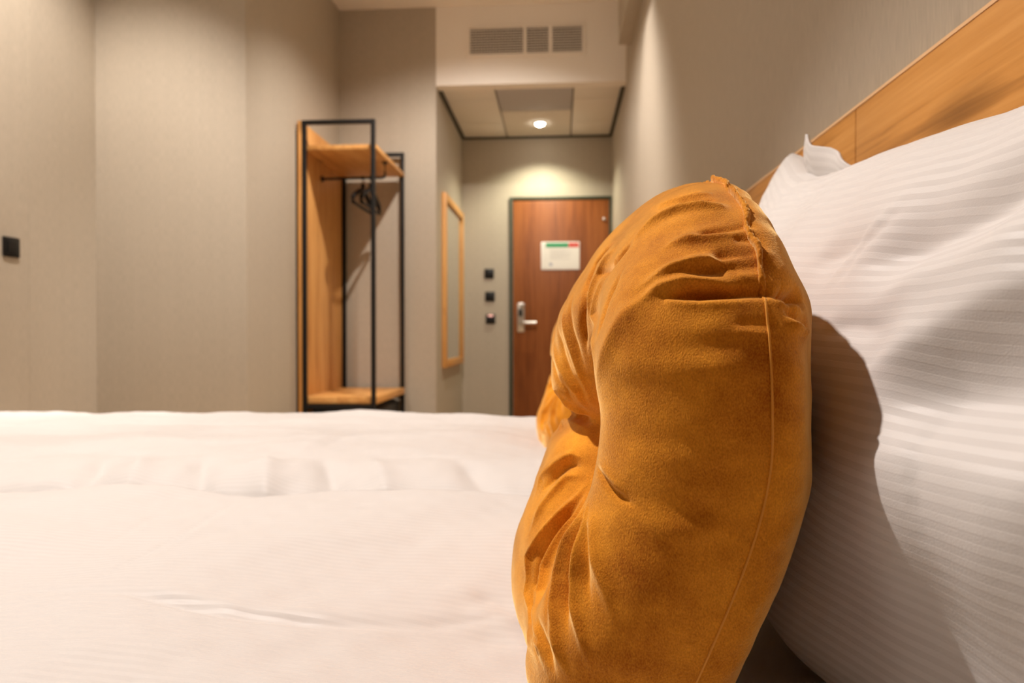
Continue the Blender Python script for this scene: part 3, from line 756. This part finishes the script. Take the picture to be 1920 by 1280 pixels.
# ------------------------------------------------------------------ ochre velvet cushions
CUSHION_FOLDS = [
    (-0.0045, -0.0028, [(0.0769,0.5183,0.1002),(0.0878,0.5076,0.1016),(0.097,0.5025,0.1026)]),
    (0.0033, -0.0045, [(0.0625,0.5457,0.0982),(0.0754,0.5102,0.096),(0.0862,0.4993,0.097),(0.1044,0.4927,0.0995)]),
    (-0.0105, -0.0038, [(0.0803,0.4881,0.0882),(0.0881,0.4869,0.0914),(0.0942,0.4844,0.0923),(0.1011,0.4811,0.0923)]),
    (0.006, -0.0045, [(0.0426,0.508,0.0578),(0.053,0.4951,0.0679),(0.0684,0.488,0.0799),(0.0831,0.4809,0.0854),(0.095,0.4748,0.0865),(0.1082,0.4699,0.0861)]),
    (-0.0046, 0.005, [(0.0267,0.5575,0.0475),(0.0382,0.5109,0.0495),(0.0448,0.5013,0.0589),(0.0561,0.4936,0.071),(0.0683,0.487,0.0792),(0.079,0.4793,0.0821)]),
    (-0.0063, -0.0042, [(0.0831,0.4517,0.0624),(0.1015,0.4483,0.0663),(0.1115,0.4483,0.0679),(0.1205,0.4499,0.07)]),
    (0.0051, -0.0045, [(0.0677,0.4565,0.056),(0.0737,0.4553,0.0598),(0.0974,0.4463,0.0631),(0.1122,0.4456,0.0652),(0.122,0.4472,0.0672)]),
    (-0.0043, -0.0035, [(0.1085,0.4423,0.0612),(0.1159,0.4411,0.0605),(0.122,0.4402,0.0595)]),
    (-0.0087, -0.0055, [(0.0914,0.4344,0.0466),(0.1043,0.433,0.0488),(0.1135,0.4324,0.0492),(0.1203,0.433,0.0503)]),
    (0.0067, -0.005, [(0.0526,0.4475,0.0284),(0.0713,0.4399,0.0406),(0.0846,0.4354,0.0445),(0.1042,0.4315,0.0467),(0.1257,0.4331,0.0503)]),
    (-0.0048, -0.0055, [(0.0775,0.4329,0.0359),(0.0964,0.429,0.0408),(0.1122,0.4273,0.0416),(0.1227,0.4279,0.0428)]),
    (0.003, -0.0045, [(0.1054,0.4244,0.0358),(0.1131,0.4239,0.0361),(0.1202,0.4238,0.0361)]),
    (0.0048, -0.0055, [(0.0514,0.4419,0.0183),(0.0643,0.4366,0.0286),(0.0765,0.4312,0.0325),(0.0895,0.4257,0.0323),(0.1015,0.4217,0.0299)]),
    (-0.0187, -0.0052, [(0.0661,0.4311,0.0216),(0.0743,0.4271,0.0234),(0.0822,0.4241,0.0247),(0.1013,0.4194,0.0253),(0.122,0.4183,0.0257)]),
    (0.0065, -0.0045, [(0.0634,0.4321,0.0199),(0.072,0.4269,0.0207),(0.0819,0.4225,0.0212),(0.1011,0.4177,0.0218),(0.1116,0.4169,0.0221),(0.1239,0.4167,0.0222)]),
    (-0.0163, 0.005, [(0.122,0.4183,0.0257),(0.1288,0.4183,0.0243),(0.1378,0.4219,0.0228),(0.1534,0.4435,0.0214)]),
    (0.0056, 0.0045, [(0.1239,0.4167,0.0222),(0.1335,0.4186,0.0214),(0.1446,0.4271,0.0193),(0.1486,0.4299,0.0129)]),
    (-0.005, 0.0045, [(0.1281,0.416,0.0196),(0.1354,0.4164,0.0139),(0.1445,0.422,0.0079),(0.1573,0.4434,0.0017)]),
    (0.005, 0.0045, [(0.1305,0.4136,0.0122),(0.1383,0.4154,0.0061),(0.1491,0.426,0.0014),(0.1524,0.43,-0.0049)]),
    (-0.0035, -0.005, [(0.1015,0.4119,0.0072),(0.1102,0.4108,0.0062),(0.122,0.4105,0.0063)]),
    (0.003, -0.0045, [(0.1005,0.4104,0.0022),(0.1091,0.4096,0.0025),(0.12,0.409,0.0013)]),
    (-0.006, 0.0038, [(0.0442,0.5511,0.079),(0.0358,0.5657,0.0712),(0.0283,0.5736,0.0611),(0.0235,0.566,0.046),(0.0213,0.5554,0.025)]),
    (0.0036, 0.0042, [(0.0458,0.5238,0.0706),(0.0367,0.5394,0.0603),(0.0302,0.5467,0.0484),(0.0257,0.5453,0.0287),(0.0244,0.5432,0.0116)]),
    (-0.006, 0.0042, [(0.0266,0.5565,0.0462),(0.0222,0.5531,0.0247),(0.0197,0.554,0.0027),(0.0207,0.5556,-0.014)]),
    (0.005, 0.0055, [(0.0404,0.5072,0.0531),(0.033,0.5216,0.0379),(0.0285,0.5263,0.0133),(0.0258,0.4768,-0.009),(0.0266,0.4648,-0.023)]),
    (-0.0036, 0.0045, [(0.0453,0.4776,0.0464),(0.0362,0.4758,0.0277),(0.0306,0.4719,0.0094),(0.0282,0.4679,-0.0048)]),
    (0.0036, 0.009, [(0.0667,0.4339,0.0271),(0.045,0.4456,0.0117),(0.0342,0.4515,-0.009),(0.0284,0.459,-0.0237),(0.0259,0.4645,-0.0385)]),
    (-0.0026, 0.004, [(0.0146,0.5884,0.0386),(0.0114,0.5734,0.0117),(0.0139,0.5659,-0.01),(0.0216,0.562,-0.0308)]),
    (0.0026, 0.0042, [(0.009,0.5992,0.0298),(0.0071,0.5819,0.0069),(0.0107,0.5722,-0.0144),(0.0199,0.5686,-0.0403),(0.0273,0.5751,-0.0576)]),
    (-0.0026, 0.0042, [(0.0028,0.6019,0.012),(0.0027,0.5891,-0.0061),(0.0072,0.5808,-0.0283),(0.0174,0.5747,-0.0466),(0.0267,0.5819,-0.0625)]),
    (0.0026, 0.0045, [(-0.0019,0.622,0.0023),(-0.0018,0.6006,-0.018),(0.0045,0.5867,-0.0349),(0.0139,0.5801,-0.0488),(0.026,0.5889,-0.0673)]),
    (-0.0026, 0.004, [(-0.0048,0.6167,-0.0179),(-0.0028,0.6033,-0.0335),(0.0055,0.5903,-0.0478),(0.0178,0.5923,-0.0628)]),
    (-0.0085, 0.005, [(-0.0017,0.6198,-0.055),(0.0049,0.611,-0.06),(0.0149,0.6164,-0.0711),(0.0292,0.5893,-0.0762)]),
    (0.0045, 0.005, [(-0.0008,0.6041,-0.0494),(0.004,0.6056,-0.0573),(0.0134,0.6016,-0.0639),(0.0266,0.5913,-0.0702)]),
    (0.0045, 0.005, [(-0.0036,0.6357,-0.0925),(0.0047,0.6663,-0.0871),(0.0165,0.6071,-0.0793),(0.0262,0.5866,-0.0827)]),
    (0.0063, 0.0042, [(0.0217,0.5618,-0.1216),(0.0106,0.5613,-0.1362),(-0.0018,0.5621,-0.1518),(-0.015,0.5665,-0.1689),(-0.025,0.5715,-0.186),(-0.0288,0.5594,-0.219)]),
    (-0.006, 0.004, [(0.0218,0.5593,-0.1247),(0.0099,0.5554,-0.143),(-0.0018,0.5538,-0.16),(-0.0156,0.5575,-0.1806),(-0.0224,0.5537,-0.2019),(-0.0212,0.5251,-0.2198)]),
    (0.0063, 0.0042, [(0.0221,0.5584,-0.1256),(0.0124,0.5488,-0.1456),(-0.0003,0.5463,-0.164),(-0.0121,0.5448,-0.1855),(-0.0156,0.5308,-0.2017),(-0.0129,0.46,-0.2038),(-0.0082,0.4474,-0.2182)]),
    (-0.006, 0.004, [(0.0222,0.5574,-0.1265),(0.0131,0.47,-0.1267),(0.0042,0.5329,-0.1642),(-0.0044,0.4825,-0.1681),(-0.0076,0.4616,-0.1822),(-0.0057,0.4462,-0.2)]),
    (0.0063, 0.0042, [(0.0201,0.4687,-0.1078),(0.0151,0.4615,-0.1237),(0.008,0.4617,-0.1416),(0.0006,0.4595,-0.1614),(-0.0022,0.4512,-0.1778),(-0.0006,0.4395,-0.1968),(0.0057,0.4318,-0.2148)]),
    (-0.0057, 0.0042, [(0.0201,0.463,-0.1085),(0.017,0.4545,-0.124),(0.0107,0.4525,-0.1424),(0.0063,0.4483,-0.1586),(0.0038,0.4411,-0.1769),(0.006,0.4325,-0.1935)]),
    (0.0054, 0.0045, [(0.0204,0.4598,-0.1094),(0.0182,0.4515,-0.124),(0.0146,0.4465,-0.1403),(0.0106,0.4423,-0.1564),(0.0095,0.436,-0.1711),(0.014,0.4258,-0.1897),(0.0201,0.422,-0.2077)]),
    (-0.0039, 0.0045, [(0.0206,0.4583,-0.1098),(0.0203,0.4459,-0.126),(0.019,0.4391,-0.1409),(0.017,0.4336,-0.1567),(0.0197,0.4249,-0.1729)]),
    (0.0039, 0.0055, [(0.0196,0.4671,-0.1093),(0.0214,0.4445,-0.1253),(0.0236,0.4325,-0.1424),(0.0284,0.4222,-0.158),(0.0352,0.4147,-0.1786)]),
    (0.0045, 0.005, [(0.0213,0.5722,-0.1037),(0.0101,0.5831,-0.1015),(-0.0029,0.5928,-0.1109),(-0.0147,0.6057,-0.1251),(-0.0227,0.6063,-0.1452)]),
    (-0.0042, 0.0048, [(0.0205,0.5697,-0.11),(0.0074,0.5814,-0.1098),(-0.0027,0.5873,-0.12),(-0.0159,0.596,-0.1374)]),
    (0.0039, 0.0045, [(0.0214,0.5658,-0.1159),(0.0053,0.5784,-0.1195),(-0.0072,0.5824,-0.1358),(-0.0186,0.5849,-0.155),(-0.0255,0.5846,-0.1711)]),
    (0.0042, 0.004, [(-0.0281,0.5747,-0.1908),(-0.0286,0.5617,-0.2135),(-0.0232,0.529,-0.2261),(-0.0155,0.462,-0.2176)]),
    (0.0045, 0.0042, [(-0.0207,0.5525,-0.1984),(-0.0195,0.5207,-0.2148),(-0.0128,0.4574,-0.2094),(-0.0073,0.4467,-0.2244)]),
    (-0.0045, 0.004, [(-0.0247,0.5632,-0.1965),(-0.0245,0.5473,-0.2167),(-0.0172,0.4723,-0.2095),(-0.0121,0.454,-0.2215)]),
    (-0.004, 0.004, [(-0.0134,0.4711,-0.1942),(-0.0086,0.4497,-0.2057),(-0.0021,0.4398,-0.2212)]),
    (0.0035, 0.0042, [(-0.0062,0.4541,-0.1862),(-0.0012,0.4396,-0.2001),(0.0045,0.4331,-0.2174)]),
    (-0.0032, 0.0032, [(0.0254,0.4613,-0.087),(0.0291,0.4478,-0.0922),(0.0345,0.4372,-0.0985),(0.0417,0.4279,-0.1027),(0.0485,0.4213,-0.1053)]),
    (0.002, 0.005, [(0.027,0.4565,-0.0837),(0.0314,0.4442,-0.0906),(0.0373,0.4346,-0.0956),(0.0449,0.4256,-0.0996)]),
    (-0.0028, 0.01, [(0.0811,0.4047,-0.1197),(0.0916,0.4032,-0.1214),(0.102,0.4026,-0.1202)]),
    (0.0025, 0.01, [(0.0843,0.4041,-0.1338),(0.0912,0.4035,-0.1326),(0.0991,0.4031,-0.1313)]),
    (-0.0025, 0.009, [(0.072,0.4058,-0.1506),(0.0836,0.405,-0.1539),(0.0928,0.4044,-0.1497)]),
    (-0.0022, 0.009, [(0.0917,0.4036,-0.0543),(0.1041,0.4017,-0.0542),(0.1184,0.4011,-0.0529)]),
    (-0.0018, 0.009, [(0.0871,0.4045,-0.08),(0.1012,0.402,-0.0776),(0.1162,0.4011,-0.0763)]),
    (-0.0015, 0.008, [(0.0754,0.407,-0.1044),(0.0927,0.4031,-0.0985),(0.1107,0.4016,-0.0947)]),
    (0.0016, 0.008, [(0.1184,0.4088,-0.1567),(0.1088,0.4059,-0.1596),(0.0994,0.406,-0.1657)]),
    (-0.0016, 0.007, [(0.1209,0.4077,-0.1469),(0.1098,0.4046,-0.1496),(0.1029,0.4046,-0.1526)]),
]
def make_cushion(nr, na, folds, seed):
    V, Q, QT, rim, rr, phv, side = cushion_base(nr, na)
    N_ = tri_normals(V, np.concatenate([Q, QT]))
    fr = np.nonzero((side < 0) & (rr < .3))[0]
    if N_[fr, 0].mean() > 0: N_ = -N_; Q = Q[:, ::-1]; QT = QT[:, ::-1]
    D = fold_field(V, folds)
    g = np.random.default_rng(seed)
    # small gathers along the seam all round, and a lumpy filling
    ga = sum(g.uniform(.4, 1) * np.sin(k * phv + g.uniform(0, 6)) for k in (31, 43, 58, 71)) / 2.2
    D += .0011 * ga * np.exp(-((1 - rr) / .05)) * np.clip((1 - rr) / .004, 0, 1)
    D += noise2(V[:, 1] + .7 * V[:, 0], V[:, 2], seed, [(.16, .0022), (.07, .0010), (.03, .00035)]) * np.clip((1 - rr) * 8, 0, 1)
    # the cloth is drawn in along the sewn edge
    D -= .0022 * np.exp(-((1 - rr) / .0022))
    V = V + N_ * (D * (.30 + .70 * np.clip((1 - rr) / .012, 0, 1)))[:, None]
    return V, Q, QT, rim, N_
def build_cushion(root, V, Q, QT, rim, N_):
    Vw = V + [0, 0, EYE]
    npmesh('velvet_cover', Vw, Q, QT[:, :3], M['velvet'], root)
    P = Vw[rim]; Nn = N_[rim]; na = len(rim)
    ph = np.arange(na) / na * 2 * np.pi
    # raised sewn line
    m = MB(); st = 3
    m.tube([tuple(P[i] + Nn[i] * .0003) for i in range(0, na, st)], .0007, 6, closed=True)
    m.build('seam', M['thread'], root, smooth=True)
    # fuzzy raw hem standing along the upper edge
    idx = [i for i in range(na) if R(72) < ph[i] < R(161)]
    g = np.random.default_rng(2); rows = []
    n = len(idx)
    for q, i in enumerate(idx):
        t = q / (n - 1); env = min(1, t * 9, (1 - t) * 7)
        wob = .0014 * math.sin(t * 37) + .0008 * math.sin(t * 59 + 1)
        hgt = env * (.0046 + .0018 * math.sin(t * 29 + 1) + g.normal(0, .0003))
        if .36 < t < .44 or .60 < t < .635: hgt *= .35
        tk = .0019 + .0004 * math.sin(t * 61)
        up = Nn[i] + np.array([-.25, 0, .25]); up = up / np.linalg.norm(up)
        ax = np.array([1., 0, 0]); ax = ax - up * (ax @ up); ax /= np.linalg.norm(ax)
        c = P[i] + ax * wob * env
        ring = []
        for k in range(12):
            a_ = 2 * math.pi * k / 12
            ring.append(c + ax * tk * math.cos(a_) + up * ((hgt + .003) * (.5 + .5 * math.sin(a_)) - .003) + g.normal(0, .00022, 3))
        rows.append(ring)
    V2 = np.array(rows).reshape(-1, 3)
    qq = [[r * 12 + k, r * 12 + (k + 1) % 12, (r + 1) * 12 + (k + 1) % 12, (r + 1) * 12 + k] for r in range(n - 1) for k in range(12)]
    npmesh('raw_hem', V2, np.array(qq), [], M['velvet'], root)
cu = empty('velvet_cushion', (.10, .62, EYE - .285), 'ochre velvet cushion in sharp focus, large in the foreground', 'cushion', 'ochre velvet cushions')
build_cushion(cu, *make_cushion(300, 1080, CUSHION_FOLDS, 21))
# its fellow on the far bed
cu2 = empty('velvet_cushion', (.10, .62, EYE - .285), 'ochre velvet cushion on the far bed, almost hidden by the front one', 'cushion', 'ochre velvet cushions')
build_cushion(cu2, *make_cushion(90, 360, [(a, abs(w_) * 1.6, p) for a, w_, p in CUSHION_FOLDS if abs(a) > .002], 33))
cu2.location = (.085, 1.66, EYE - .285)
